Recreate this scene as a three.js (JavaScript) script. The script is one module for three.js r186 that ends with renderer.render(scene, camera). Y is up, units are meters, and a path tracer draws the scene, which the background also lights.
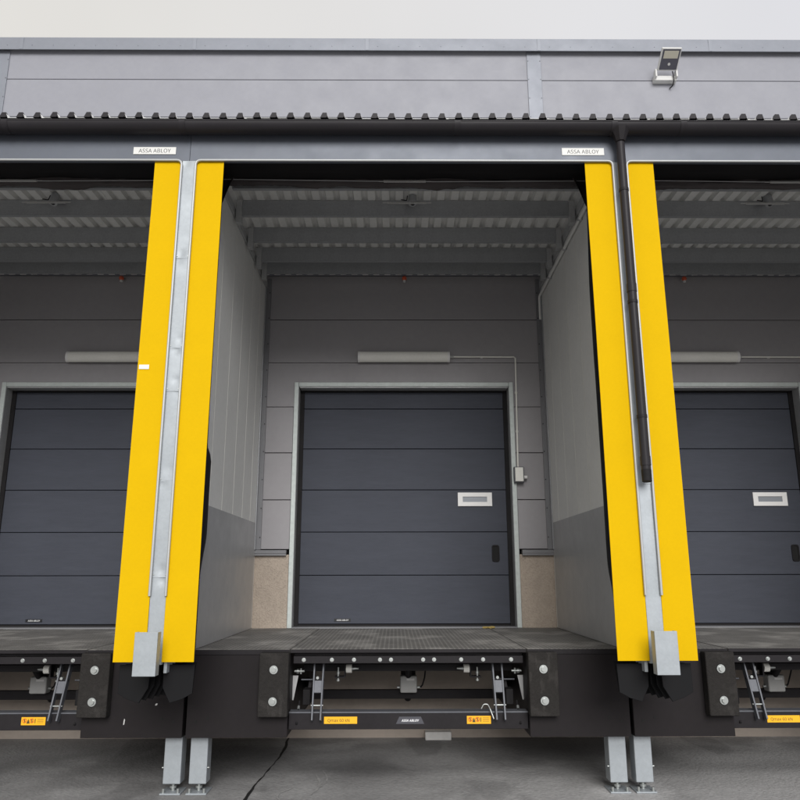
import * as THREE from 'three';
import { RoundedBoxGeometry } from 'three/addons/geometries/RoundedBoxGeometry.js';
import { mergeGeometries, mergeVertices, toCreasedNormals } from 'three/addons/utils/BufferGeometryUtils.js';

// ---------------------------------------------------------------- camera, sky, sun, exposure
const scene = new THREE.Scene();
const camera = new THREE.PerspectiveCamera(57.18, 1, 0.05, 600);
{
  const pitch = THREE.MathUtils.degToRad(13.4), yaw = THREE.MathUtils.degToRad(0.41), roll = THREE.MathUtils.degToRad(-0.1);
  camera.position.set(-0.114, 1.75, 9.054);
  camera.rotation.order = 'YXZ';
  camera.rotation.set(pitch, -yaw, roll);
}
const renderer = new THREE.WebGLRenderer({ antialias: true });
renderer.setSize(1024, 1024);
renderer.toneMapping = THREE.LinearToneMapping;
renderer.toneMappingExposure = 1.95;
renderer.shadowMap.enabled = true;

function rng(seed) { let a = seed >>> 0; return () => { a = (a + 0x6D2B79F5) | 0; let t = Math.imul(a ^ (a >>> 15), 1 | a); t = (t + Math.imul(t ^ (t >>> 7), 61 | t)) ^ t; return ((t ^ (t >>> 14)) >>> 0) / 4294967296; }; }
// tileable value noise: period in lattice cells
function noiseGrid(seed, n) { const r = rng(seed), g = new Float32Array(n * n); for (let i = 0; i < g.length; i++) g[i] = r(); return g; }
function vnoise(g, n, x, y) {
  let xi = Math.floor(x), yi = Math.floor(y); const fx = x - xi, fy = y - yi;
  const u = fx * fx * (3 - 2 * fx), v = fy * fy * (3 - 2 * fy);
  xi = ((xi % n) + n) % n; yi = ((yi % n) + n) % n; const x1 = (xi + 1) % n, y1 = (yi + 1) % n;
  const a = g[yi * n + xi], b = g[yi * n + x1], c = g[y1 * n + xi], d = g[y1 * n + x1];
  return (a + (b - a) * u) * (1 - v) + (c + (d - c) * u) * v;
}
function fbm(seed, base, oct, gain = 0.5) {      // returns f(u,v), u,v in 0..1, tileable, about 0..1
  const L = []; let n = base, amp = 1, s = 0;
  for (let o = 0; o < oct; o++) { L.push([noiseGrid(seed + o * 17, n), n, amp]); s += amp; amp *= gain; n *= 2; }
  return (u, v) => { let t = 0; for (const [g, m, a] of L) t += a * vnoise(g, m, u * m, v * m); return t / s; };
}
// overcast sky: even grey cloud, a little brighter overhead
{
  const W = 512, H = 256, d = new Float32Array(W * H * 4), cl = fbm(91, 6, 5, 0.55);
  for (let y = 0; y < H; y++) for (let x = 0; x < W; x++) {
    const el = (y + 0.5) / H * Math.PI - Math.PI / 2, s = Math.max(0, Math.sin(el));
    const c = 0.86 + 0.28 * cl(x / W, y / H * 0.5);
    const L = (0.41 - 0.015 * s) * c, wx = Math.cos(((x + 0.5) / W - 0.5) * 2 * Math.PI) * Math.cos(el);
    const i = (y * W + x) * 4;
    d[i] = L * (1.01 - 0.05 * wx); d[i + 1] = L * (1 - 0.02 * wx); d[i + 2] = L * (1.0 + 0.085 * wx); d[i + 3] = 1;
  }
  const t = new THREE.DataTexture(d, W, H, THREE.RGBAFormat, THREE.FloatType);
  t.mapping = THREE.EquirectangularReflectionMapping; t.magFilter = THREE.LinearFilter; t.minFilter = THREE.LinearFilter;
  t.colorSpace = THREE.LinearSRGBColorSpace; t.needsUpdate = true;
  scene.background = t; scene.environment = t;
}
const sun = new THREE.DirectionalLight(new THREE.Color(1, 0.985, 0.965), 1.5);
sun.position.set(1.6, 10.2, 15); sun.target.position.set(0, 3, 0);
sun.castShadow = true; sun.shadow.radius = 60;
Object.assign(sun.shadow.camera, { left: -14, right: 14, top: 14, bottom: -14, near: 0.5, far: 60 });
sun.shadow.mapSize.set(2048, 2048);
scene.add(sun, sun.target);

// ---------------------------------------------------------------- textures
function dataTex(n, size, fn, srgb = false) {       // fn(u,v) -> [r,g,b] linear 0..1 ; size = metres covered
  const d = new Uint8Array(n * n * 4);
  const enc = srgb ? (c) => { c = Math.min(1, Math.max(0, c)); return 255 * (c <= 0.0031308 ? 12.92 * c : 1.055 * Math.pow(c, 1 / 2.4) - 0.055); } : (c) => 255 * Math.min(1, Math.max(0, c));
  for (let y = 0; y < n; y++) for (let x = 0; x < n; x++) {
    const c = fn((x + 0.5) / n, (y + 0.5) / n), i = (y * n + x) * 4;
    d[i] = enc(c[0]); d[i + 1] = enc(c[1]); d[i + 2] = enc(c[2]); d[i + 3] = 255;
  }
  const t = new THREE.DataTexture(d, n, n); t.wrapS = t.wrapT = THREE.RepeatWrapping;
  t.magFilter = THREE.LinearFilter; t.minFilter = THREE.LinearMipmapLinearFilter; t.generateMipmaps = true;
  if (srgb) t.colorSpace = THREE.SRGBColorSpace;
  t.repeat.set(1 / size, 1 / size); t.needsUpdate = true; return t;
}
const g3 = (v) => [v, v, v];
const nA = fbm(3, 4, 6), nB = fbm(41, 8, 5), nC = fbm(77, 3, 7, 0.6), nFine = fbm(5, 64, 2), nD = fbm(123, 5, 6, 0.55);
const sstep = (a, b, x) => { const t = Math.min(1, Math.max(0, (x - a) / (b - a))); return t * t * (3 - 2 * t); };
// general weathering multiplier maps (matter: dust film blotches and streaks), kept mild
function tint(size, n, base, amount, fine = 0.03, rough = null) {
  return dataTex(n, size, (u, v) => { const k = 1 + amount * (nA(u, v) - 0.5) * 2 + fine * (nFine(u, v) - 0.5) * 2; return base.map((c) => c * k); }, true);
}
const roughPaint = dataTex(256, 1.7, (u, v) => g3(0.46 + 0.22 * nB(u, v)));
const roughMetal = dataTex(256, 0.9, (u, v) => g3(0.36 + 0.3 * nB(u, v)));
const bumpOrange = dataTex(256, 0.25, (u, v) => g3(nFine(u, v)));
const bumpSoft = dataTex(256, 2.3, (u, v) => g3(nA(u, v)));
const bumpGrain = dataTex(256, 0.3, (u, v) => g3(0.5 * nFine(u, v) + 0.5 * nFine(u * 4 % 1, v)));

// galvanised spangle: voronoi cells with random tone
function spangle(n, size, base, amp, seed) {
  const r = rng(seed), P = [], m = 20; for (let j = 0; j < m; j++) for (let i = 0; i < m; i++) P.push([(i + r()) / m, (j + r()) / m, r()]);
  return dataTex(n, size, (u, v) => {
    let best = 9, tone = 0; const ci = Math.floor(u * m), cj = Math.floor(v * m);
    for (let dj = -1; dj <= 1; dj++) for (let di = -1; di <= 1; di++) {
      const p = P[((cj + dj + m) % m) * m + (ci + di + m) % m];
      let dx = Math.abs(p[0] - u), dy = Math.abs(p[1] - v); dx = Math.min(dx, 1 - dx); dy = Math.min(dy, 1 - dy);
      const dd = dx * dx + dy * dy; if (dd < best) { best = dd; tone = p[2]; }
    }
    const k = 1 + amp * (tone - 0.5) * 2 + 0.12 * (nA(u, v) - 0.5);
    return base.map((c) => c * k);
  }, true);
}
function P(o, spec) { return new THREE.MeshPhysicalMaterial({ specularIntensity: spec, ...o }); }
function M(o) { const m = new THREE.MeshStandardMaterial(o); return m; }
const DARK = (o) => P(o, 0.3);
const lin = (r, g, b) => new THREE.Color().setRGB(r, g, b);
const mat = {
  panelLowLifted: M({ map: tint(2.9, 512, [0.315, 0.303, 0.315], 0.03), roughnessMap: roughPaint, roughness: 1.0 }),  // warmer grey; brightness raised in the colour to lift the canopy-shaded wall
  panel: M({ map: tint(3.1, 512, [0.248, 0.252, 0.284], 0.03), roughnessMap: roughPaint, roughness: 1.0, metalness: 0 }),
  coping: M({ map: tint(2.3, 256, [0.195, 0.207, 0.238], 0.04), roughnessMap: roughPaint, roughness: 0.85, metalness: 0.2 }),
  door: DARK({ map: dataTex(512, 2.7, (u, v) => { const k = 1 + 0.14 * (nB(u, (v * 8) % 1) - 0.5) + 0.10 * (nFine((u * 0.5) % 1, (v * 3) % 1) - 0.5) + 0.08 * (nA(u, v) - 0.5); return [0.061 * k, 0.066 * k, 0.083 * k]; }, true), roughness: 0.6, bumpMap: bumpGrain, bumpScale: 0.0006 }),
  fascia: M({ map: tint(2.9, 512, [0.106, 0.118, 0.144], 0.05), roughnessMap: roughPaint, roughness: 0.8, metalness: 0.2, bumpMap: bumpSoft, bumpScale: 0.003 }),
  sidewall: M({ map: tint(2.1, 512, [0.80, 0.80, 0.775], 0.05), roughnessMap: roughPaint, roughness: 0.8, bumpMap: bumpSoft, bumpScale: 0.0015 }),
  kick: M({ map: tint(1.9, 512, [0.50, 0.50, 0.50], 0.04, 0.04), roughnessMap: roughMetal, roughness: 0.75, metalness: 0.35 }),
  galv: M({ map: spangle(512, 0.3, [0.36, 0.39, 0.415], 0.035, 8), roughnessMap: roughMetal, roughness: 1.0, metalness: 0.3 }),
  galvDark: M({ map: spangle(512, 0.3, [0.48, 0.485, 0.49], 0.04, 12), roughnessMap: roughMetal, roughness: 1.0, metalness: 0.35 }),
  purlin: M({ map: spangle(512, 0.3, [0.36, 0.37, 0.385], 0.05, 15), roughnessMap: roughMetal, roughness: 0.7, metalness: 0.3 }),
  trim: M({ map: tint(0.8, 256, [0.20, 0.20, 0.21], 0.06), roughness: 0.6, metalness: 0.2 }),
  fitting: M({ map: tint(0.8, 128, [0.55, 0.55, 0.54], 0.06), roughness: 0.5 }),
  deckUnder: M({ map: tint(1.7, 512, [0.80, 0.80, 0.78], 0.08, 0.04), roughnessMap: roughMetal, roughness: 0.9, metalness: 0.0 }),
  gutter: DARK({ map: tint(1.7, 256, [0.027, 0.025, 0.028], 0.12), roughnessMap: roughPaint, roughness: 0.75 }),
  frame: M({ map: spangle(256, 0.6, [0.52, 0.56, 0.545], 0.05, 21), roughness: 0.55, metalness: 0.25 }),
  alu: M({ color: lin(0.45, 0.46, 0.46), roughness: 0.5, metalness: 0.4 }),
  yellow: new THREE.MeshPhysicalMaterial({ specularIntensity: 0.3,  map: tint(0.9, 256, [0.665, 0.413, 0.0], 0.03, 0.02), roughness: 0.85, bumpMap: bumpOrange, bumpScale: 0.0002 }),
  black: DARK({ map: tint(1.1, 256, [0.016, 0.015, 0.016], 0.25, 0.1), roughness: 0.7 }),
  cloth: M({ map: tint(0.8, 256, [0.075, 0.066, 0.067], 0.3, 0.15), roughness: 0.9, side: THREE.DoubleSide }),
  flap: DARK({ color: lin(0.006, 0.006, 0.007), roughness: 0.6, side: THREE.DoubleSide }),
  rubber: DARK({ map: dataTex(512, 0.8, (u, v) => { const sc = sstep(0.60, 0.72, nD((u * 3) % 1, v)), sd = sstep(0.55, 0.7, nC(u, (v * 2) % 1)), k = 0.85 + 0.3 * nFine(u, v); const c = 0.025 + 0.010 * sc + 0.008 * sd; return [c * k * 1.08, c * k, c * k * 0.95]; }, true), roughness: 0.9, bumpMap: bumpOrange, bumpScale: 0.003 }),
  steelBlack: DARK({ map: tint(1.3, 512, [0.021, 0.019, 0.021], 0.2, 0.1), roughnessMap: roughPaint, roughness: 0.9 }),
  frontPanel: DARK({ map: tint(1.6, 512, [0.017, 0.0145, 0.0155], 0.10, 0.06), roughnessMap: roughPaint, roughness: 1.0, bumpMap: bumpSoft, bumpScale: 0.004 }),
  steelGrey: M({ map: tint(0.9, 256, [0.115, 0.12, 0.135], 0.15, 0.1), roughness: 0.55, metalness: 0.3 }),
  zinc: M({ color: lin(0.44, 0.46, 0.45), roughness: 0.38, metalness: 0.75 }),
  white: M({ map: tint(0.9, 256, [0.84, 0.83, 0.78], 0.04), roughness: 0.5 }),
  whiteFrame: M({ color: lin(0.80, 0.79, 0.78), roughness: 0.5 }),
  pane: M({ color: lin(0.30, 0.32, 0.35), roughness: 0.12, metalness: 0.1 }),
  red: M({ color: lin(0.62, 0.10, 0.04), roughness: 0.4 }),
  greyPlastic: M({ map: tint(0.5, 128, [0.50, 0.50, 0.49], 0.1), roughness: 0.6 }),
  hole: M({ color: lin(0.008, 0.008, 0.008), roughness: 0.9 }),
  core: M({ color: lin(0.12, 0.12, 0.12), roughness: 0.95 }),
  ledPanel: M({ color: lin(0.42, 0.40, 0.33), roughness: 0.4 }),
  floodFace: M({ color: lin(0.05, 0.05, 0.07), roughness: 0.3 }),
  foam: M({ color: lin(0.36, 0.27, 0.09), roughness: 0.95 }),
};
// exposed-aggregate concrete of the plinth
mat.plinth = M({ map: dataTex(512, 0.8, (u, v) => { const a = nFine(u, v), b = nB(u, v), k = 0.78 + 0.22 * a + 0.22 * b; const s = nFine((u + 0.37) % 1, (v + 0.11) % 1) > 0.74 ? 0.86 : 1; return [0.41 * k * s, 0.345 * k * s, 0.285 * k * s]; }, true), roughness: 0.95, bumpMap: dataTex(512, 0.8, (u, v) => g3(nFine(u, v))), bumpScale: 0.006 });
mat.foundation = M({ map: dataTex(512, 2.2, (u, v) => { const k = 0.8 + 0.3 * nC(u, v) + 0.1 * nFine(u, v); return [0.44 * k, 0.38 * k, 0.33 * k]; }, true), roughness: 0.95 });
mat.block = M({ map: dataTex(128, 0.5, (u, v) => { const k = 0.85 + 0.3 * nB(u, v); return [0.66 * k, 0.65 * k, 0.63 * k]; }, true), roughness: 0.95 });
// tread plate: raised lugs in the relief, dust and scuffs in the colour
const treadBump = dataTex(256, 0.16, (u, v) => {
  const n = 4, x = u * n, y = v * n, cx = x - Math.floor(x) - 0.5, cy = y - Math.floor(y) - 0.5;
  const odd = (Math.floor(x) + Math.floor(y)) % 2; const a = odd ? cx : cy, b = odd ? cy : cx;
  return g3(1 - sstep(0.5, 1.0, Math.hypot(a / 0.44, b / 0.2)));
});
mat.tread = M({ map: dataTex(1024, 1.28, (u, v) => {
    const n = 32, x = u * n, y = v * n, cx = x - Math.floor(x) - 0.5, cy = y - Math.floor(y) - 0.5;
    const odd = (Math.floor(x) + Math.floor(y)) % 2; const a = odd ? cx : cy, b = odd ? cy : cx;
    const lug = 1 - sstep(0.55, 1.0, Math.hypot(a / 0.44, b / 0.2));
    const dust = sstep(0.48, 0.72, nC(u, v)), k = 0.75 + 0.5 * nB(u, v);
    const c = (0.145 + 0.18 * lug + 0.14 * dust * (1 - 0.4 * lug)) * k;
    return [c * 1.04, c, c * 0.94];
  }, true), roughness: 0.72, metalness: 0.2, bumpMap: treadBump, bumpScale: 0.0035 });
// yard: worn concrete/asphalt with stains
mat.ground = M({ map: dataTex(1024, 9.0, (u, v) => {
    const st = sstep(0.42, 0.62, nC(u, v)), st2 = sstep(0.5, 0.75, nD((u * 1 + 0.2) % 1, v)), f = nFine((u * 8) % 1, (v * 8) % 1);
    const sm = sstep(0.55, 0.66, nD((v * 1 + 0.4) % 1, (u * 3) % 1)), str = nB((u * 2) % 1, (v * 5) % 1), pale = sstep(0.58, 0.72, nC((u * 2 + 0.3) % 1, (v * 3 + 0.1) % 1)); let k = 0.37 * (1 - 0.36 * st) * (1 - 0.28 * st2) * (1 - 0.25 * sm) * (0.88 + 0.24 * str) * (1 + 0.30 * pale) * (0.82 + 0.36 * f);
    return [k, k * 0.985, k * 0.98];
  }, true), roughness: 0.88, bumpMap: dataTex(512, 1.2, (u, v) => g3(0.6 * nFine(u, v) + 0.4 * nB(u, v))), bumpScale: 0.006 });
mat.tar = M({ map: tint(0.4, 128, [0.014, 0.013, 0.013], 0.3), roughness: 0.7 });

// ---------------------------------------------------------------- helpers
const taken = new Map();
function numbered(n) { const k = taken.get(n) || 0; taken.set(n, k + 1); return k ? `${n}_${String(k).padStart(3, '0')}` : n; }
function thing(name, label, category, group, pos = [0, 0, 0]) {
  const o = new THREE.Group(); o.name = numbered(name); o.position.set(...pos);
  o.userData = { label, category }; if (group) o.userData.group = group; scene.add(o); return o;
}
function mk(name, geo, m, parent, x = 0, y = 0, z = 0) {
  const o = new THREE.Mesh(geo, m); o.name = name; o.position.set(x, y, z); o.castShadow = o.receiveShadow = true;
  (parent || scene).add(o); return o;
}
// uv in metres by dominant face direction, with an offset so that alike pieces differ
function uvm(geo, ox = 0, oy = 0) {
  const g = geo.index ? geo.toNonIndexed() : geo, p = g.attributes.position, uv = new Float32Array(p.count * 2);
  const a = new THREE.Vector3(), b = new THREE.Vector3(), c = new THREE.Vector3(), n = new THREE.Vector3();
  for (let i = 0; i < p.count; i += 3) {
    a.fromBufferAttribute(p, i); b.fromBufferAttribute(p, i + 1); c.fromBufferAttribute(p, i + 2);
    n.copy(b).sub(a).cross(c.clone().sub(a)); const X = Math.abs(n.x), Y = Math.abs(n.y), Z = Math.abs(n.z);
    [a, b, c].forEach((q, k) => { let u, v; if (Z >= X && Z >= Y) { u = q.x; v = q.y; } else if (X >= Y) { u = q.z; v = q.y; } else { u = q.x; v = q.z; } uv[(i + k) * 2] = u + ox; uv[(i + k) * 2 + 1] = v + oy; });
  }
  g.setAttribute('uv', new THREE.BufferAttribute(uv, 2)); return g;
}
const cache = new Map();
let vk = 0;
function rb(w, h, d, r = 0.004, variants = 1) {       // chamfered box
  const k = `${w.toFixed(4)}|${h.toFixed(4)}|${d.toFixed(4)}|${r}|${variants > 1 ? (vk++ % variants) : 0}`;
  if (!cache.has(k)) { const s = cache.size; cache.set(k, uvm(new RoundedBoxGeometry(w, h, d, 1, Math.min(r, w / 2.01, h / 2.01, d / 2.01)), (s * 0.731) % 5, (s * 0.417) % 5)); }
  return cache.get(k);
}
function bx(name, m, parent, x0, x1, y0, y1, z0, z1, r = 0.004, variants = 1) {
  return mk(name, rb(x1 - x0, y1 - y0, z1 - z0, r, variants), m, parent, (x0 + x1) / 2, (y0 + y1) / 2, (z0 + z1) / 2);
}
function bar(a, b, w, d, r = 0.003) {     // geometry of a bar from a to b (w across x-ish, d other)
  const A = new THREE.Vector3(...a), B = new THREE.Vector3(...b), L = A.distanceTo(B);
  const g = new RoundedBoxGeometry(w, L, d, 1, Math.min(r, w / 2.01, d / 2.01));
  g.applyQuaternion(new THREE.Quaternion().setFromUnitVectors(new THREE.Vector3(0, 1, 0), B.clone().sub(A).normalize()));
  const C = A.add(B).multiplyScalar(0.5); g.translate(C.x, C.y, C.z); return uvm(g);
}
function cyl(a, b, r, seg = 14, r2 = r) {
  const A = new THREE.Vector3(...a), B = new THREE.Vector3(...b), g = new THREE.CylinderGeometry(r2, r, A.distanceTo(B), seg);
  g.applyQuaternion(new THREE.Quaternion().setFromUnitVectors(new THREE.Vector3(0, 1, 0), B.clone().sub(A).normalize()));
  const C = A.add(B).multiplyScalar(0.5); g.translate(C.x, C.y, C.z); return g;
}
function pathTube(pts, r, corner = 0.03, seg = 10, steps = 160) {   // polyline with rounded corners
  const cp = new THREE.CurvePath(), V = pts.map((p) => new THREE.Vector3(...p)); let prev = V[0];
  for (let i = 1; i < V.length; i++) {
    if (i < V.length - 1) {
      const d1 = V[i].clone().sub(V[i - 1]).normalize(), d2 = V[i + 1].clone().sub(V[i]).normalize();
      const p = V[i].clone().addScaledVector(d1, -corner), q = V[i].clone().addScaledVector(d2, corner);
      cp.add(new THREE.LineCurve3(prev, p)); cp.add(new THREE.QuadraticBezierCurve3(p, V[i], q)); prev = q;
    } else cp.add(new THREE.LineCurve3(prev, V[i]));
  }
  return new THREE.TubeGeometry(cp, steps, r, seg, false);
}
const merge = (list) => mergeGeometries(list.map((g) => { const q = g.index ? g.toNonIndexed() : g; if (!q.attributes.uv) q.setAttribute('uv', new THREE.BufferAttribute(new Float32Array(q.attributes.position.count * 2), 2)); return q; }));
function extrude(pts, depth, bevel = 0) {
  const s = new THREE.Shape(pts.map((p) => new THREE.Vector2(...p)));
  return uvm(new THREE.ExtrudeGeometry(s, { depth, bevelEnabled: bevel > 0, bevelSize: bevel, bevelThickness: bevel, bevelSegments: 1, steps: 1 }));
}
function printed(w, h, px, draw) {       // flat print
  const c = document.createElement('canvas'); c.width = px; c.height = Math.round(px * h / w); const x = c.getContext('2d'); draw(x, c.width, c.height);
  const t = new THREE.CanvasTexture(c); t.colorSpace = THREE.SRGBColorSpace; t.magFilter = THREE.LinearFilter; return t;
}
const PITCH = 3.70, BAYS = [-PITCH, 0, PITCH], SIDE = ['left', 'central', 'right'];

// ---------------------------------------------------------------- ground
{
  const g = new THREE.PlaneGeometry(400, 400, 1, 1); g.rotateX(-Math.PI / 2); uvm(g);
  const gr = mk('ground', uvm(g, 0.4, 1.3), mat.ground); gr.userData = { kind: 'structure', label: 'stained grey concrete yard in front of the docks' };
  // tar-filled joint running out from under the dock
  const r = rng(5), P = [], N = 40; const pos = [], idx = [];
  for (let i = 0; i <= N; i++) {
    const t = i / N, z = 0.32 + 4.2 * t, x = -1.285 + 0.03 * Math.sin(t * 9) + 0.016 * (r() - 0.5), w = 0.003 + 0.006 * r() + 0.010 * Math.max(0, Math.sin(t * 14));
    pos.push(x - w, 0.005, z, x + w, 0.005, z); if (i) { const k = i * 2; idx.push(k - 2, k, k - 1, k - 1, k, k + 1); }
  }
  const jg = new THREE.BufferGeometry(); jg.setAttribute('position', new THREE.Float32BufferAttribute(pos, 3)); jg.setIndex(idx); jg.computeVertexNormals();
  mk('joint_seal', uvm(jg), mat.tar, gr);
  const chalk = M({ map: tint(0.3, 128, [0.33, 0.325, 0.32], 0.3, 0.3), roughness: 0.95 });
  for (const [x0, z0, len, bend, w0] of [[-0.86, 1.75, 0.75, 0.10, 0.010], [-0.78, 1.70, 0.55, 0.07, 0.007], [-0.95, 2.25, 0.4, -0.12, 0.008], [0.62, 1.2, 0.5, 0.3, 0.005]]) {
    const ps = [], id = []; for (let k = 0; k <= 24; k++) { const t = k / 24, a = Math.sin(t * Math.PI), xx = x0 + bend * Math.sin(t * 2.6), zz = z0 + len * t, w = w0 * (0.15 + a) * (0.5 + r()); ps.push(xx - w, 0.005, zz, xx + w, 0.005, zz); if (k) { const q = k * 2; id.push(q - 2, q, q - 1, q - 1, q, q + 1); } }
    const cg = new THREE.BufferGeometry(); cg.setAttribute('position', new THREE.Float32BufferAttribute(ps, 3)); cg.setIndex(id); cg.computeVertexNormals(); mk('chalk_mark', uvm(cg), chalk, gr);
  }
}

// ---------------------------------------------------------------- warehouse wall
const XL = -7.55, XR = 7.55;
{
  const w = thing('warehouse_building', 'long grey metal-clad warehouse facade behind the loading bays', 'building');
  const OP = 1.39;            // half width of the door openings
  const rows = [2.05, 2.647, 3.23, 3.818, 4.397, 4.98, 5.593];
  const pan = (x0, x1, y0, y1) => bx('wall_panel', y0 > 5.5 ? mat.panel : mat.panelLowLifted, w, x0 + 0.002, x1 - 0.002, y0 + 0.004, y1 - 0.004, -0.09, 0, 0.006, 3);
  const cuts = [XL, -PITCH * 1.5, -PITCH / 2, PITCH / 2, PITCH * 1.5, XR];
  const dTop = 4.135;
  for (let r = 0; r < rows.length - 1; r++) {
    const y0 = rows[r], y1 = rows[r + 1];
    for (let c = 0; c < cuts.length - 1; c++) {
      const x0 = cuts[c], x1 = cuts[c + 1], b = BAYS[c - 1];
      if (b === undefined) { pan(x0, x1, y0, y1); continue; }
      if (y1 <= dTop) { pan(x0, b - OP, y0, y1); pan(b + OP, x1, y0, y1); }
      else if (y0 < dTop) {       // row cut round the door head
        const s = new THREE.Shape(); const h = y1 - y0 - 0.008;
        const pts = [[x0 + 0.002, 0], [b - OP, 0], [b - OP, dTop - y0 - 0.004], [b + OP, dTop - y0 - 0.004], [b + OP, 0], [x1 - 0.002, 0], [x1 - 0.002, h], [x0 + 0.002, h]];
        mk('wall_panel', extrude(pts, 0.086, 0.002), mat.panelLowLifted, w, 0, y0 + 0.004, -0.088);
      } else pan(x0, x1, y0, y1);
    }
  }
  const up = [5.593, 6.18, 6.77, 7.36, 7.96, 8.56, 9.12];
  const ucut = [XL, -5.68, 1.865, XR];
  for (let r = 0; r < up.length - 1; r++) for (let c = 0; c < ucut.length - 1; c++) pan(ucut[c], ucut[c + 1], up[r], up[r + 1]);
  for (const x of [-5.68, 1.865]) {
    const s = bx('joint_strip', mat.coping, w, x - 0.1, x + 0.1, 5.7, 9.02, 0.003, 0.014, 0.004);
    const rv = []; for (let y = 5.9; y < 9; y += 0.3) for (const d of [-0.085, 0.085]) rv.push(cyl([d, y - 7.3925, 0.0], [d, y - 7.3925, 0.010], 0.007, 8));
    const q = mk('rivets', merge(rv), mat.steelGrey, s); q.userData.kind = 'stuff';
  }
  // parapet coping in lengths, drip edge standing off the wall
  let x = -7.86;
  while (x < XR) {
    const x1 = Math.min(x + 2.45, XR);
    const pts = [[-0.35, 0.03], [0.055, 0.0], [0.06, -0.195], [0.074, -0.212], [0.071, -0.214], [0.055, -0.197], [0.05, -0.006], [-0.35, 0.024]];
    const g = extrude(pts, x1 - x - 0.004); g.rotateY(-Math.PI / 2); g.scale(1, 1, 1);
    // extrude axis z -> x
    const q = new THREE.BufferGeometry(); const p = g.attributes.position;
    for (let i = 0; i < p.count; i++) { const X = p.getX(i), Z = p.getZ(i); p.setXYZ(i, -X, p.getY(i), Z); }
    // flip winding after mirroring
    const arr = p.array; for (let i = 0; i < arr.length; i += 9) for (let k = 0; k < 3; k++) { const t = arr[i + 3 + k]; arr[i + 3 + k] = arr[i + 6 + k]; arr[i + 6 + k] = t; }
    q.setAttribute('position', p); q.computeVertexNormals();
    const m = mk('coping', uvm(q, x), mat.coping, w, x, 9.20, 0);
    const rv = []; for (let u = 0.15; u < x1 - x; u += 0.3) rv.push(cyl([u, -0.13, 0.056], [u, -0.13, 0.063], 0.006, 8));
    mk('rivets', merge(rv), mat.coping, m).userData.kind = 'stuff';
    mk('lap_seam', rb(0.05, 0.19, 0.004, 0.001), mat.coping, m, 0.0, -0.10, 0.060);
    x = x1;
  }
  // plinth pieces beside the doors and their drip flashing
  for (const b of BAYS) for (const s of [-1, 1]) {
    const a = b + s * (OP + 0.0), e = b + s * (PITCH / 2 - 0.003), x0 = Math.min(a, e), x1 = Math.max(a, e);
    bx('plinth', mat.plinth, w, x0, x1, 0.0, 1.99, -0.12, 0.002, 0.006, 3);
    const xf0 = s < 0 ? x0 : x0 + 0.03, xf1 = s < 0 ? x1 - 0.03 : x1;
    const f = bx('drip_flashing', mat.trim, w, xf0, xf1, 2.0, 2.042, -0.05, 0.055, 0.004);
    bx('flashing_lip', mat.trim, f, (xf0 - xf1) / 2, (xf1 - xf0) / 2, -0.045, -0.022, 0.036, 0.05, 0.002);
  }
  bx('foundation', mat.foundation, w, XL, XR, -0.3, 1.085, 0.02, 0.30, 0.01);
  bx('core', mat.core, w, XL, XR, 0, 9.1, -14, -0.42, 0.01);
  for (let i = 0; i < 4; i++) { const xa = [XL, -PITCH + 1.5, 1.5, PITCH + 1.5][i], xb = [-PITCH - 1.5, -1.5, PITCH - 1.5, XR][i]; bx('inner_wall', mat.core, w, xa, xb, 0, 5, -0.41, -0.13, 0.004); }
  bx('inner_wall', mat.core, w, XL, XR, 5.01, 9.09, -0.41, -0.1, 0.004);
}

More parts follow.
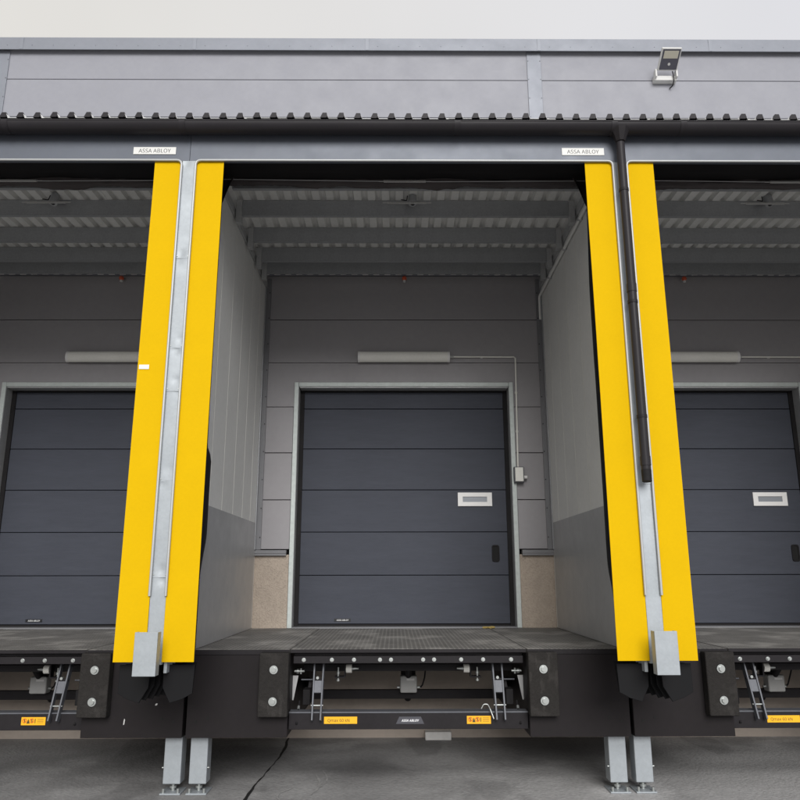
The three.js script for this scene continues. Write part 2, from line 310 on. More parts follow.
// ---------------------------------------------------------------- doors
const logoDoor = printed(0.20, 0.034, 256, (x, w, h) => { x.fillStyle = '#16171b'; x.fillRect(0, 0, w, h); x.fillStyle = '#d8d8d8'; x.font = `bold italic ${h * 0.72}px sans-serif`; x.textAlign = 'center'; x.textBaseline = 'middle'; x.fillText('ASSA ABLOY', w / 2, h / 2 + 1); });
BAYS.forEach((b, i) => {
  const d = thing('sectional_door', ['closed dark grey sectional door in the left bay', 'closed dark grey sectional door in the central bay', 'closed dark grey sectional door in the right bay'][i], 'door', 'sectional loading doors', [b, 1.14, 0]);
  const J = [0.035, 0.605, 1.125, 1.645, 2.165, 2.685, 2.995], zf = -0.155;
  for (let k = 0; k < 6; k++) {
    const p = bx('door_panel', mat.door, d, -1.30, 1.30, J[k] + 0.003, J[k + 1] - 0.003, zf - 0.045, zf, 0.007, 4);
    if (k === 2 && false) p;
  }
  bx('bottom_seal', mat.black, d, -1.30, 1.30, 0.0, 0.034, zf - 0.04, zf + 0.004, 0.008);
  for (const s of [-1, 1]) { bx('side_seal', mat.black, d, s * 1.305 - 0.03, s * 1.305 + 0.03, 0.012, 2.95, zf + 0.002, zf + 0.02, 0.004); }
  bx('head_seal', mat.black, d, -1.272, 1.272, 2.90, 2.96, zf + 0.003, zf + 0.022, 0.004);
  // door frame: bent steel jambs and header standing proud of the cladding
  const jamb = (s) => {
    const j = bx('jamb', mat.frame, d, s * 1.36 - 0.028, s * 1.36 + 0.028, 0.0, 2.994, -0.06, 0.03, 0.006);
    mk('reveal', rb(0.012, 2.93, 0.19, 0.002), mat.galvDark, j, -s * 0.024, -0.03, -0.062); return j;
  };
  jamb(-1); jamb(1);
  const hd = bx('header', mat.frame, d, -1.331, 1.331, 2.936, 2.992, -0.06, 0.031, 0.006);
  mk('soffit', rb(2.64, 0.012, 0.17, 0.002), mat.galvDark, hd, 0, -0.036, -0.05);
  bx('threshold', mat.trim, d, -1.331, 1.331, -0.02, 0.012, -0.2, 0.03, 0.004);
  // sight window
  const wf = new THREE.Shape([[-0.21, -0.081], [0.21, -0.081], [0.21, 0.081], [-0.21, 0.081]].map((p) => new THREE.Vector2(...p)));
  wf.holes.push(new THREE.Path([[-0.155, -0.036], [-0.155, 0.036], [0.155, 0.036], [0.155, -0.036]].map((p) => new THREE.Vector2(...p))));
  const fr = mk('window_frame', uvm(new THREE.ExtrudeGeometry(wf, { depth: 0.014, bevelEnabled: true, bevelSize: 0.004, bevelThickness: 0.004, bevelSegments: 2 })), mat.whiteFrame, d, 0.885, 1.525, zf + 0.002);
  mk('pane', rb(0.325, 0.085, 0.006, 0.001), mat.pane, fr, 0, 0, 0.002);
  // recessed pull handle
  const hs = new THREE.Shape(); { const w = 0.045, h = 0.10, r = 0.03; hs.moveTo(-w + r, -h); hs.lineTo(w - r, -h); hs.quadraticCurveTo(w, -h, w, -h + r); hs.lineTo(w, h - r); hs.quadraticCurveTo(w, h, w - r, h); hs.lineTo(-w + r, h); hs.quadraticCurveTo(-w, h, -w, h - r); hs.lineTo(-w, -h + r); hs.quadraticCurveTo(-w, -h, -w + r, -h); }
  const hh = new THREE.Path(hs.getPoints(6).map((p) => new THREE.Vector2(p.x * 0.74, p.y * 0.86)).reverse()); hs.holes.push(hh);
  const hd2 = mk('pull_handle', uvm(new THREE.ExtrudeGeometry(hs, { depth: 0.010, bevelEnabled: true, bevelSize: 0.002, bevelThickness: 0.002, bevelSegments: 1 })), mat.black, d, 1.125, 0.865, zf + 0.001);
  mk('pocket', rb(0.066, 0.17, 0.004, 0.001), mat.hole, hd2, 0, 0, 0.002);
  const pl = mk('brand_plate', rb(0.20, 0.034, 0.004, 0.001).clone(), M({ map: logoDoor, roughness: 0.4 }), d, -0.745, 0.082, zf + 0.003);
  pl.geometry = new THREE.BoxGeometry(0.20, 0.034, 0.004);
});

// ---------------------------------------------------------------- lamps, conduits and small fittings over the doors
BAYS.forEach((b, i) => {
  const L = thing('batten_light', `white batten light fitting over the ${SIDE[i]} door`, 'light', 'batten lights', [b, 4.455, 0]);
  bx('mounting_tray', mat.whiteFrame, L, -0.56, 0.56, -0.03, 0.03, 0.001, 0.03, 0.004);
  const g = new THREE.CylinderGeometry(0.07, 0.07, 1.11, 20, 1, false); g.rotateZ(Math.PI / 2); g.scale(1, 1, 0.75);
  mk('diffuser', uvm(g), mat.white, L, 0, 0, 0.07);
  for (const s of [-1, 1]) { const e = new THREE.CylinderGeometry(0.074, 0.072, 0.03, 20); e.rotateZ(-s * Math.PI / 2); e.scale(1, 1, 0.75); mk('end_cap', e, mat.whiteFrame, L, s * 0.57, 0, 0.07); }
  const c = thing('cable_conduit', `thin white conduit from the ${SIDE[i]} batten light down beside its door`, 'conduit', 'light conduits', [b, 0, 0]);
  mk('pipe', pathTube([[0.585, 4.468, 0.03], [1.432, 4.468, 0.025], [1.410, 3.03, 0.025]], 0.011, 0.018, 8, 80), mat.white, c);
  mk('gland', cyl([0.588, 4.468, 0.03], [0.64, 4.468, 0.03], 0.018, 10), mat.greyPlastic, c);
  for (const [x, y] of [[1.0, 4.468], [1.425, 4.0], [1.418, 3.5]]) bx('clip', mat.whiteFrame, c, x - 0.016, x + 0.016, y - 0.014, y + 0.014, 0.0015, 0.020, 0.003);
  const s = thing('switch_box', `small white switch box at the end of the conduit beside the ${SIDE[i]} door`, 'switch box', 'switch boxes', [b + 1.412, 2.945, 0]);
  bx('back_box', mat.steelGrey, s, -0.062, 0.062, -0.098, 0.098, 0.0325, 0.085, 0.006);
  bx('cover', mat.white, s, -0.05, 0.05, -0.085, 0.088, 0.0855, 0.106, 0.006);
  mk('knob', cyl([0.062, -0.03, 0.06], [0.10, -0.03, 0.06], 0.022, 12), mat.whiteFrame, s);
  const a = thing('alarm_beacon', `tiny red and white beacon high on the wall above the ${SIDE[i]} door`, 'beacon', 'wall beacons', [b + [0.02, 0.01, -0.02][i], 5.51, 0]);
  mk('base', cyl([0, 0.02, 0.002], [0, 0.012, 0.06], 0.02, 12), mat.galvDark, a);
  mk('lens', new THREE.SphereGeometry(0.032, 14, 10), mat.red, a, 0, 0.012, 0.085);
  mk('tip', cyl([0, -0.012, 0.085], [0, -0.038, 0.085], 0.016, 10, 0.018), mat.whiteFrame, a);
});
{ // conduit dropping out of the roof corner, right side wall
  const c = thing('corner_conduit', 'pale conduit along the top of the right side wall of the central bay', 'conduit');
  mk('pipe', pathTube([[1.772, 5.285, 2.5], [1.772, 5.285, 0.05], [1.772, 4.97, 0.05]], 0.016, 0.05, 10, 120), mat.sidewall, c);
  for (const z of [0.7, 1.5, 2.2]) bx('clip', mat.galvDark, c, 1.752, 1.799, 5.265, 5.305, z - 0.015, z + 0.015, 0.003);
}

// ---------------------------------------------------------------- side walls of the dock houses
for (let i = 0; i < 3; i++) for (const s of [-1, 1]) {
  const b = BAYS[i], xin = b + s * 1.80, xout = b + s * 1.846, Zf = 2.545;
  const sw = thing('side_wall', `${s < 0 ? 'left' : 'right'} insulated side wall of the ${SIDE[i]} dock bay`, 'wall', 'dock side walls', [b, 1.14, 0]);
  const zc = [0.015, 0.42, 0.88, 1.36, 1.85, 2.34, Zf];
  const X0 = Math.min(s * 1.80, s * 1.846), X1 = Math.max(s * 1.80, s * 1.846);
  for (let k = 0; k < 6; k++) bx('wall_panel', mat.sidewall, sw, X0, X1, 0.004, 4.26, zc[k] + 0.0015, zc[k + 1] - 0.0015, 0.007, 3);
  for (let k = 1; k < 6; k++) bx('joint_bead', mat.white, sw, s * 1.7995 - 0.001, s * 1.7995 + 0.001, 1.224, 4.255, zc[k] - 0.004, zc[k] + 0.004, 0.0008);
  const kx = s * 1.797; bx('kick_plate', mat.kick, sw, Math.min(kx - 0.003, kx + 0.003), Math.max(kx - 0.003, kx + 0.003), 0.004, 1.222, 0.09, Zf - 0.004, 0.002, 3);
  // galvanised corner profile against the wall
  const q = s * 1.765; const cp = bx('corner_profile', mat.trim, sw, q - 0.032, q + 0.032, 0.906, 4.40, 0.003, 0.022, 0.004);
  bx('flange', mat.purlin, sw, s * 1.793 - 0.006, s * 1.793 + 0.006, 0.906, 4.40, 0.024, 0.085, 0.003);
  const rv = []; for (let y = -1.6; y < 1.7; y += 0.35) rv.push(cyl([-s * 0.018, y, 0.009], [-s * 0.018, y, 0.016], 0.007, 8));
  mk('rivets', merge(rv), mat.steelBlack, cp).userData.kind = 'stuff';
}

// ---------------------------------------------------------------- canopy roof: corrugated sheets on purlins
{
  const c = thing('canopy_roof', 'corrugated metal canopy roof on steel purlins over the loading bays', 'canopy');
  const p = 0.145, n = 6, W = p * n, hgt = 0.045, slope = 0.006, Z1 = 3.46;
  const up = []; for (let k = 0; k < n; k++) { const x = k * p; up.push([x, 0], [x + 0.075, 0], [x + 0.093, hgt], [x + 0.127, hgt]); } up.push([W, 0], [W + 0.02, 0]);
  const dn = up.map(([x, y]) => [x, y - 0.003]).reverse();
  const g = extrude([...up, ...dn], Z1 - 0.02); g.rotateX(slope);
  const ribShade = extrude([[0.078, 0.001], [0.124, 0.001], [0.1285, 0.012], [0.1325, 0.001], [0.138, 0.001], [0.1275, hgt + 0.003], [0.0925, hgt + 0.003], [0.072, 0.001]], 0.03);  // added dark plugs; their colour stands for shade inside the open rib ends
  let k = 0; for (let x = XL + 0.05; x < XR - 0.1; x += W) { const sh = mk('roof_sheet', g, mat.deckUnder, c, x, 5.599 + (k % 2) * 0.004, 0.02); k++; for (let m = 0; m < n; m++) { const q = mk('rib_shade', ribShade, mat.gutter, sh, m * p, -Math.tan(slope) * (Z1 - 0.03), Z1 - 0.045); } }
  const under = (z) => 5.596 - Math.tan(slope) * z - 0.003;
  const purlinShape = (h) => { // C section, lips to the back
    const w = 0.042, t = 0.004; return [[0, 0], [w, 0], [w, 0.018], [w - t, 0.018], [w - t, t], [t, t], [t, h - t], [w - t, h - t], [w - t, h - 0.018], [w, h - 0.018], [w, h], [0, h]]; };
  bx('added_flashing', mat.gutter, c, XL, XR, 5.665, 5.677, 0.003, 0.3, 0.003);  // added strip, out of view, blocks light leaking between sheets and wall
  for (let i = 0; i < 3; i++) {
    const b = BAYS[i];
    for (const [z, y0] of [[2.03, 5.405], [1.40, 5.412], [0.875, 5.41], [0.50, 5.418], [2.52, 5.44]]) {
      const gg = extrude(purlinShape(under(z) - y0), 3.42); gg.rotateY(Math.PI / 2); // shape x -> -z , extrude z -> x
      const m = mk('purlin', gg, mat.purlin, c, b - 1.71, y0, z);
      for (const s of [-1, 1]) {
        if (z < 2.4) bx('end_cleat', mat.galvDark, m, (s < 0 ? -0.062 : 3.422), (s < 0 ? -0.002 : 3.482), -0.085, under(z) - y0 - 0.01, -0.05, 0.02, 0.004);
      }
      if (z < 0.6) { const sc = []; for (let x = 0.25; x < 3.4; x += 0.79) sc.push(cyl([x, 0.05, -0.002], [x, 0.05, 0.006], 0.009, 8)); mk('screws', merge(sc), mat.zinc, m).userData.kind = 'stuff'; }
    }
    for (const s of [-1, 1]) bx('side_rail', mat.galvDark, c, Math.min(b + s * 1.785, b + s * 1.847), Math.max(b + s * 1.785, b + s * 1.847), 5.405, 5.50, 0.02, 2.54, 0.004);
  }
}

// ---------------------------------------------------------------- gutter and downpipe
{
  const gt = thing('roof_gutter', 'long dark half-round gutter along the canopy edge', 'gutter');
  const R = 0.078, pts = []; for (let a = 0; a <= 16; a++) { const t = Math.PI + Math.PI * a / 16; pts.push([R * Math.cos(t), R * Math.sin(t)]); }
  const inn = pts.map(([x, y]) => [x * 0.95, y * 0.95]).reverse();
  const cuts = [XL, -5.05, -3.42, -1.92, 0.42, 1.76, 2.35, 4.35, XR];
  for (let k = 0; k < cuts.length - 1; k++) {
    const len = cuts[k + 1] - cuts[k] - 0.003; const g = extrude([...pts, ...inn], len); g.rotateY(Math.PI / 2);
    const gm = toCreasedNormals(g, 0.7);
    const s = mk('gutter_length', gm, mat.gutter, gt, cuts[k], 5.505, 3.462);
    mk('front_bead', cyl([0, 0, R - 0.004], [len, 0, R - 0.004], 0.008, 8), mat.gutter, s);
    if (k) { const cg = extrude([...pts.map(([x, y]) => [x * 1.05, y * 1.05]), ...pts.map(([x, y]) => [x * 1.005, y * 1.005]).reverse()], 0.05); cg.rotateY(Math.PI / 2); mk('joint_collar', toCreasedNormals(cg, 0.7), mat.gutter, s, -0.026, 0, 0); }
  }
  for (let x = XL + 0.5; x < XR; x += 0.9) bx('hanger', mat.gutter, gt, x - 0.012, x + 0.012, 5.499, 5.507, 3.388, 3.535, 0.002);

  const dp = thing('downpipe', 'dark downpipe running down the right galvanised post', 'downpipe', undefined, [1.815, 0, 3.462]);
  const hop = new THREE.CylinderGeometry(0.082, 0.040, 0.11, 8, 1); hop.rotateY(Math.PI / 8);
  mk('hopper', toCreasedNormals(hop.toNonIndexed(), 0.5), mat.steelBlack, dp, 0, 5.405, 0.01);
  mk('pipe', cyl([0, 5.39, 0], [0, 2.52, 0], 0.036, 20), mat.gutter, dp);
  for (const y of [4.02, 2.60]) mk('coupling', cyl([0, y - 0.035, 0], [0, y + 0.035, 0], 0.040, 20), mat.gutter, dp);
  for (const y of [4.9, 3.9, 2.95]) { const k = mk('clamp', new THREE.CylinderGeometry(0.0405, 0.0405, 0.025, 20), mat.steelBlack, dp, 0, y, 0); bx('stand_off', mat.steelBlack, k, -0.008, 0.008, -0.01, 0.01, -0.085, -0.035, 0.002); }
  mk('shoe', cyl([0, 2.53, 0], [-0.004, 2.44, 0.012], 0.038, 20, 0.036), mat.black, dp);
}

// ---------------------------------------------------------------- dock shelters
const brand = printed(0.365, 0.068, 512, (x, w, h) => { x.fillStyle = '#d9d9d6'; x.fillRect(0, 0, w, h); x.fillStyle = '#101013'; x.font = `${h * 0.74}px sans-serif`; x.textAlign = 'center'; x.textBaseline = 'middle'; x.fillText('ASSA ABLOY', w / 2, h * 0.53, w * 0.86); });
const brandMat = M({ map: brand, roughness: 0.5 });
function waved(w, h, d, sx, sy, amp, seed) {
  const g = new THREE.BoxGeometry(w, h, d, sx, sy, 1), p = g.attributes.position, f = fbm(seed, 4, 3);
  for (let i = 0; i < p.count; i++) { const x = p.getX(i), y = p.getY(i); p.setZ(i, p.getZ(i) + amp * (f(((x + 3) * 0.5) % 1, ((y + 9) * 0.21) % 1) - 0.5) * 2); }
  g.computeVertexNormals(); return uvm(g, seed * 0.37);
}
function sheet(nx, ny, fn) {        // parametric sheet
  const pos = [], uv = [], idx = [];
  for (let j = 0; j <= ny; j++) for (let i = 0; i <= nx; i++) { const q = fn(i / nx, j / ny); pos.push(...q); uv.push(i / nx * 3, j / ny * 3); }
  for (let j = 0; j < ny; j++) for (let i = 0; i < nx; i++) { const a = j * (nx + 1) + i; idx.push(a, a + 1, a + nx + 1, a + 1, a + nx + 2, a + nx + 1); }
  const g = new THREE.BufferGeometry(); g.setAttribute('position', new THREE.Float32BufferAttribute(pos, 3)); g.setAttribute('uv', new THREE.Float32BufferAttribute(uv, 2)); g.setIndex(idx); g.computeVertexNormals(); return g;
}
const ZS = 3.38;
BAYS.forEach((b, i) => {
  const S = thing('dock_shelter', `dock shelter with yellow side curtains and grey fascia over the ${SIDE[i]} bay`, 'dock shelter', 'dock shelters', [b - 0.03, 0, 0]);
  const fa = mk('fascia', waved(PITCH - 0.004, 0.32, 0.03, 24, 4, 0.0015, 60 + i), mat.fascia, S, 0, 5.375, ZS - 0.02);
  bx('fascia_return', mat.fascia, S, -PITCH / 2 + 0.003, PITCH / 2 - 0.003, 5.505, 5.532, 2.6, ZS - 0.04, 0.004);
  const lb = mk('brand_label', new THREE.BoxGeometry(0.365, 0.068, 0.003), brandMat, fa, 1.545, -0.062, 0.019);
  mk('edge_rail', pathTube([[-1.790, 1.60, ZS + 0.014], [-1.790, 5.214, ZS + 0.014], [1.790, 5.214, ZS + 0.014], [1.790, 1.60, ZS + 0.014]], 0.0105, 0.045, 8, 500), mat.alu, S);
  for (const s of [-1, 1]) {
    const cu = mk('side_curtain', waved(0.235, 4.075, 0.006, 6, 60, 0.008, 70 + i * 2 + s), mat.yellow, S, s * 1.672, 3.170, ZS - 0.004);
    if (i === 0 && s === 1) { const t = bx('paper_tag', mat.whiteFrame, cu, -0.105, -0.025, 0.185, 0.222, 0.0065, 0.009, 0.001); t.userData.label = 'small white paper tag stuck on the yellow curtain'; }
    // black fabric between the side wall and the curtain
    const f = fbm(200 + i * 3 + s, 5, 4);
    mk('side_fabric', sheet(8, 70, (u, v) => { const z = 2.549 + u * 0.81, y = 1.16 + v * 4.28; const bow = Math.pow(Math.sin(Math.PI * u), 0.8), sw = s > 0 ? 0.128 * sstep(1.1, 1.9, y) * (1 - 0.25 * sstep(4.2, 5.2, y)) : 0.115 + 0.045 * sstep(1.7, 2.1, y) * (1 - sstep(2.7, 2.85, y)); return [s * (1.797 - sw * bow) + 0.012 * (f(u * 0.5, v) - 0.5) * bow, y, z]; }), mat.black, S);
    // corner gusset at the head
    mk('corner_gusset', sheet(6, 6, (u, v) => { const a = [s * 1.79, 5.44, 2.62], c2 = [s * 1.62, 5.44, 2.72], d2 = [s * 1.74, 5.03, 2.80]; const k = v * (1 - u); return [a[0] * (1 - u - k) + c2[0] * u + d2[0] * k, a[1] * (1 - u - k) + c2[1] * u + d2[1] * k, a[2] * (1 - u - k) + c2[2] * u + d2[2] * k + 0.01 * Math.sin(u * 7 + v * 3)]; }), mat.cloth, S);
    // foot pads: stacked rubber flaps hanging below the curtain
    const P = s * 1.672;
    for (let k = 0; k < 5; k++) {
      const z = 2.98 + k * 0.07, off = s * (4 - k) * 0.016;
      const pts = s > 0 ? [[-0.10, 0], [0.13, 0], [0.125, -0.16], [0.065, -0.265], [-0.02, -0.24], [-0.095, -0.20]] : [[0.10, 0], [-0.13, 0], [-0.125, -0.16], [-0.065, -0.265], [0.02, -0.24], [0.095, -0.20]].reverse();
      const sc = 1 - 0.03 * ((k * 3) % 5) / 4; const g = extrude(pts.map(([x, y]) => [x * sc, y * sc]), 0.012, 0.002);
      const m = mk('foot_flap', g, mat.flap, S, P + off, 1.10, z); m.rotation.x = 0.04 * (2 - k); m.rotation.z = s * 0.03 * (4 - k);
    }
    bx('foot_bracket', mat.galv, S, P + s * 0.10 - 0.012, P + s * 0.10 + 0.012, 1.05, 1.13, 2.66, 3.34, 0.003);
  }
  // head fabric behind the fascia and the gathered cloth at the house front
  const f1 = fbm(300 + i, 6, 5, 0.6), f2 = fbm(340 + i, 9, 4, 0.6);
  mk('head_fabric', sheet(40, 8, (u, v) => [-1.79 + 3.58 * u, 5.485 - 0.03 * Math.sin(Math.PI * v) - 0.015 * f1(u, v * 0.3), 2.60 + 0.73 * v]), mat.black, S);
  mk('gathered_cloth', sheet(120, 14, (u, v) => {
    const a = v * Math.PI * 1.25 - 0.3, n = f2(u, v * 0.35) - 0.5, n2 = f1((u * 3) % 1, v * 0.5) - 0.5, bulge = 0.05 + 0.03 * Math.exp(-Math.pow((u - 0.60) / 0.06, 2)) + 0.045 * n + 0.04 * n2;
    return [-1.79 + 3.58 * u, 5.468 - 0.075 * (f1((u * 2) % 1, 0.37) - 0.35) + bulge * Math.cos(a) * 0.9 + 0.012 * n, 2.60 + bulge * Math.sin(a) * 0.9];
  }), mat.cloth, S);
  mk('tension_cable', pathTube([[-1.75, 5.43, 2.71], [-0.25, 5.407, 2.72], [0.3, 5.403, 2.72], [1.75, 5.42, 2.71]], 0.004, 0.05, 6, 60), mat.galvDark, S);
  const spring = (x0, x1, y, z) => { const N = 200, P = []; for (let k = 0; k <= N; k++) { const t = k / N, a = t * Math.PI * 2 * 40; P.push(new THREE.Vector3(x0 + (x1 - x0) * t, y + 0.0095 * Math.cos(a), z + 0.0095 * Math.sin(a))); } return merge([new THREE.TubeGeometry(new THREE.CatmullRomCurve3(P), 420, 0.0042, 5), cyl([x0 - 0.05, y, z], [x0, y, z], 0.004, 6), cyl([x1, y, z], [x1 + 0.05, y, z], 0.004, 6)]); };
  mk('tension_spring', spring(-0.19, 0.21, 5.405, 2.72), mat.fitting, S);
  mk('tension_spring', spring(-0.16, 0.24, 5.475, 2.175), mat.fitting, S);
  const rl = mk('pulley', cyl([0.10, 5.585, 2.12], [0.10, 5.475, 2.157], 0.042, 18), mat.purlin, S);
  mk('hub', cyl([0.10, 5.474, 2.158], [0.10, 5.468, 2.16], 0.020, 12), mat.steelBlack, rl);
  mk('wire_hook', pathTube([[0.045, 5.585, 2.12], [0.04, 5.52, 2.14], [-0.02, 5.53, 2.14]], 0.005, 0.015, 6, 24), mat.black, S);
});

// ---------------------------------------------------------------- galvanised posts between the shelters
[-PITCH / 2, PITCH / 2].forEach((x, i) => {
  const p = thing('galvanised_post', i ? 'galvanised steel post behind the dark downpipe, right of the central bay' : 'dented galvanised steel post between yellow curtains, left of the central bay', 'post', 'galvanised shelter posts', [x - 0.03, 1.12, 3.352]);
  const cuts = i ? [0, 1.32, 2.5, 4.09] : [0, 0.62, 1.34, 2.06, 2.42, 3.2, 4.09];
  const r = rng(9 + i);
  for (let k = 0; k < cuts.length - 1; k++) {
    const h = cuts[k + 1] - cuts[k] + 0.012, g = new RoundedBoxGeometry(0.116, h, 0.05, 1, 0.008);
    const bg = new THREE.BoxGeometry(0.116, h, 0.05, 6, 24, 2), q = bg.attributes.position, dents = []; for (let d = 0; d < 2; d++) dents.push([(r() - 0.5) * 0.1, d ? h / 2 - 0.03 : -h / 2 + 0.03 + r() * 0.1, 0.004 + 0.006 * r()]);
    for (let v = 0; v < q.count; v++) { let z = q.getZ(v); if (z > 0) { for (const [dx, dy, a] of dents) z -= a * Math.exp(-(((q.getX(v) - dx) / 0.035) ** 2) - ((q.getY(v) - dy) / 0.03) ** 2); z += 0.0012 * Math.sin(q.getY(v) * 11 + k) ; } q.setZ(v, z); }
    const m = mk('cover_section', toCreasedNormals(uvm(bg, k * 0.7, k), 0.6), mat.galv, p, 0, (cuts[k] + cuts[k + 1]) / 2, (k % 2) * 0.0025);
    if (k) for (const s of [-1, 1]) mk('rivet', cyl([s * 0.045, -h / 2 + 0.02, 0.024], [s * 0.045, -h / 2 + 0.02, 0.029], 0.005, 8), mat.zinc, m);
  }
  // folded impact guard at the foot
  const gd = bx('impact_guard', mat.galv, p, -0.082, 0.082, -0.062, 0.236, 0.225, 0.231, 0.003);
  for (const s of [-1, 1]) mk('guard_side', rb(0.005, 0.296, 0.075, 0.002), mat.galv, gd, s * 0.079, 0, -0.040);
  bx('guard_bracket', mat.galvDark, p, -0.03, 0.03, -0.03, 0.05, 0.03, 0.222, 0.004);
  mk('bolt', cyl([-0.02 + i * 0.04, 0.06, 0.024], [-0.02 + i * 0.04, 0.06, 0.034], 0.009, 8), mat.zinc, p);
});

// ---------------------------------------------------------------- dock platforms with bumpers and legs
BAYS.forEach((b, i) => {
  const D = thing('dock_platform', `black steel dock platform with rubber bumpers under the ${SIDE[i]} bay`, 'dock platform', 'dock platforms', [b, 0, 0]);
  const Zf = 2.543;
  for (const s of [-1, 1]) {
    const X = (a, c) => [Math.min(s * a, s * c), Math.max(s * a, s * c)];
    let [x0, x1] = X(1.003, 1.847); bx('deck_plate', mat.tread, D, x0, x1, 1.10, 1.14, 0.004, Zf, 0.003, 3);
    [x0, x1] = X(1.003, 1.835); bx('deck_nosing', mat.steelBlack, D, x0, x1, 1.099, 1.1385, Zf + 0.0005, Zf + 0.005, 0.002); bx('front_panel', mat.frontPanel, D, x0, x1, 0.45, 1.098, Zf - 0.012, Zf - 0.002, 0.003, 3);
    [x0, x1] = X(1.823, 1.835); bx('side_panel', mat.frontPanel, D, x0, x1, 0.45, 1.098, 0.31, Zf - 0.014, 0.003);
    [x0, x1] = X(1.003, 1.015); bx('inner_panel', mat.steelBlack, D, x0, x1, 0.45, 1.098, 0.31, Zf - 0.014, 0.003);
    const r = rng(400 + i * 2 + s); const holes = [];
    for (const [hx, hy, m] of [[1.66, 0.60, 0], [1.76, 0.575, 0]]) mk('bolt_hole', cyl([s * hx, hy, Zf - 0.003], [s * hx, hy, Zf + 0.0005], 0.012, 10), mat.hole, D);
    for (const [cx, cy, w2, h2] of [[1.20 + 0.45 * r(), 0.50 + 0.1 * r(), 0.012, 0.05], [1.5 + 0.25 * r(), 0.62 + 0.1 * r(), 0.022, 0.018]]) if (i === 0 && s > 0) { const ch = mk('paint_chip', extrude([[-w2 / 2, -h2 / 2], [w2 * 0.2, -h2 * 0.4], [w2 / 2, h2 * 0.3], [0, h2 / 2], [-w2 * 0.4, h2 * 0.1]], 0.0008), mat.fitting, D, s * cx, cy, Zf - 0.0015); }
    // bumper
    const bp = bx('bumper', mat.rubber, D, ...X(0.992, 1.236), 0.622, 1.122, Zf, Zf + 0.10, 0.010, 3);
    for (const y of [0.118, -0.128]) {
      mk('recess', cyl([0, y, 0.047], [0, y, 0.0512], 0.040, 20), mat.hole, bp);
      mk('bolt', merge([cyl([0, y, 0.046], [0, y, 0.0535], 0.034, 18), cyl([0, y, 0.05], [0, y, 0.068], 0.021, 6)]), mat.zinc, bp);
    }
    // leg
    const lx = s * 1.743, lg = bx('leg', mat.galv, D, lx - 0.073, lx + 0.073, 0.075, 0.60, 2.29, 2.43, 0.008, 2);
    mk('spindle', cyl([0, -0.262, 0], [0, -0.325, 0], 0.016, 12), mat.zinc, lg);
    mk('nut', cyl([0, -0.285, 0], [0, -0.305, 0], 0.030, 6), mat.zinc, lg);
    mk('base_plate', rb(0.17, 0.012, 0.20, 0.003), mat.galv, lg, 0, -0.3305, 0.0);
    mk('anchor_bolt', merge([[-0.06, 0.075], [0.06, 0.075]].map(([x, z]) => cyl([x, -0.326, z], [x, -0.292, z], 0.012, 6))), mat.zinc, lg);
    mk('side_bolt', cyl([s * -0.072, -0.14, 0.05], [s * -0.088, -0.14, 0.05], 0.008, 8), mat.zinc, lg);
  }
  bx('gap_cover', mat.steelBlack, D, -0.99, 0.99, 0.98, 1.06, 0.31, 0.5, 0.004);
});

// ---------------------------------------------------------------- dock levellers
const qmax = M({ map: printed(0.275, 0.055, 256, (x, w, h) => { x.fillStyle = '#f2b313'; x.fillRect(0, 0, w, h); x.fillStyle = '#3a3015'; x.font = `${h * 0.62}px sans-serif`; x.textBaseline = 'middle'; x.fillText('Qmax 60 kN', w * 0.1, h * 0.54, w * 0.68); }), roughness: 0.5 });
const warn = M({ map: printed(0.20, 0.062, 256, (x, w, h) => {
  x.fillStyle = '#f0b010'; x.fillRect(0, 0, w, h); x.strokeStyle = '#c23a1a'; x.lineWidth = h * 0.07; x.fillStyle = '#3a2a15';
  for (const cx of [0.14, 0.44]) { x.beginPath(); x.arc(w * cx, h * 0.45, h * 0.26, 0, 7); x.stroke(); x.beginPath(); x.moveTo(w * cx - h * 0.18, h * 0.27); x.lineTo(w * cx + h * 0.18, h * 0.63); x.stroke(); x.fillRect(w * cx - h * 0.05, h * 0.25, h * 0.1, h * 0.4); }
  x.fillStyle = '#4a3a18'; x.beginPath(); x.moveTo(w * 0.22, h * 0.8); x.lineTo(w * 0.29, h * 0.2); x.lineTo(w * 0.36, h * 0.8); x.fill(); x.fillRect(w * 0.56, h * 0.2, h * 0.1, h * 0.55);
  x.fillStyle = '#8a6a18'; for (let k = 0; k < 4; k++) x.fillRect(w * 0.66, h * (0.22 + k * 0.15), w * 0.26, h * 0.05); }), roughness: 0.5 });
const plate = M({ map: printed(0.235, 0.056, 256, (x, w, h) => { x.fillStyle = '#46464d'; x.fillRect(0, 0, w, h); x.fillStyle = '#e8e8ea'; x.font = `bold italic ${h * 0.44}px sans-serif`; x.textAlign = 'center'; x.textBaseline = 'middle'; x.fillText('ASSA ABLOY', w / 2, h * 0.54, w * 0.66); }), roughness: 0.45 });
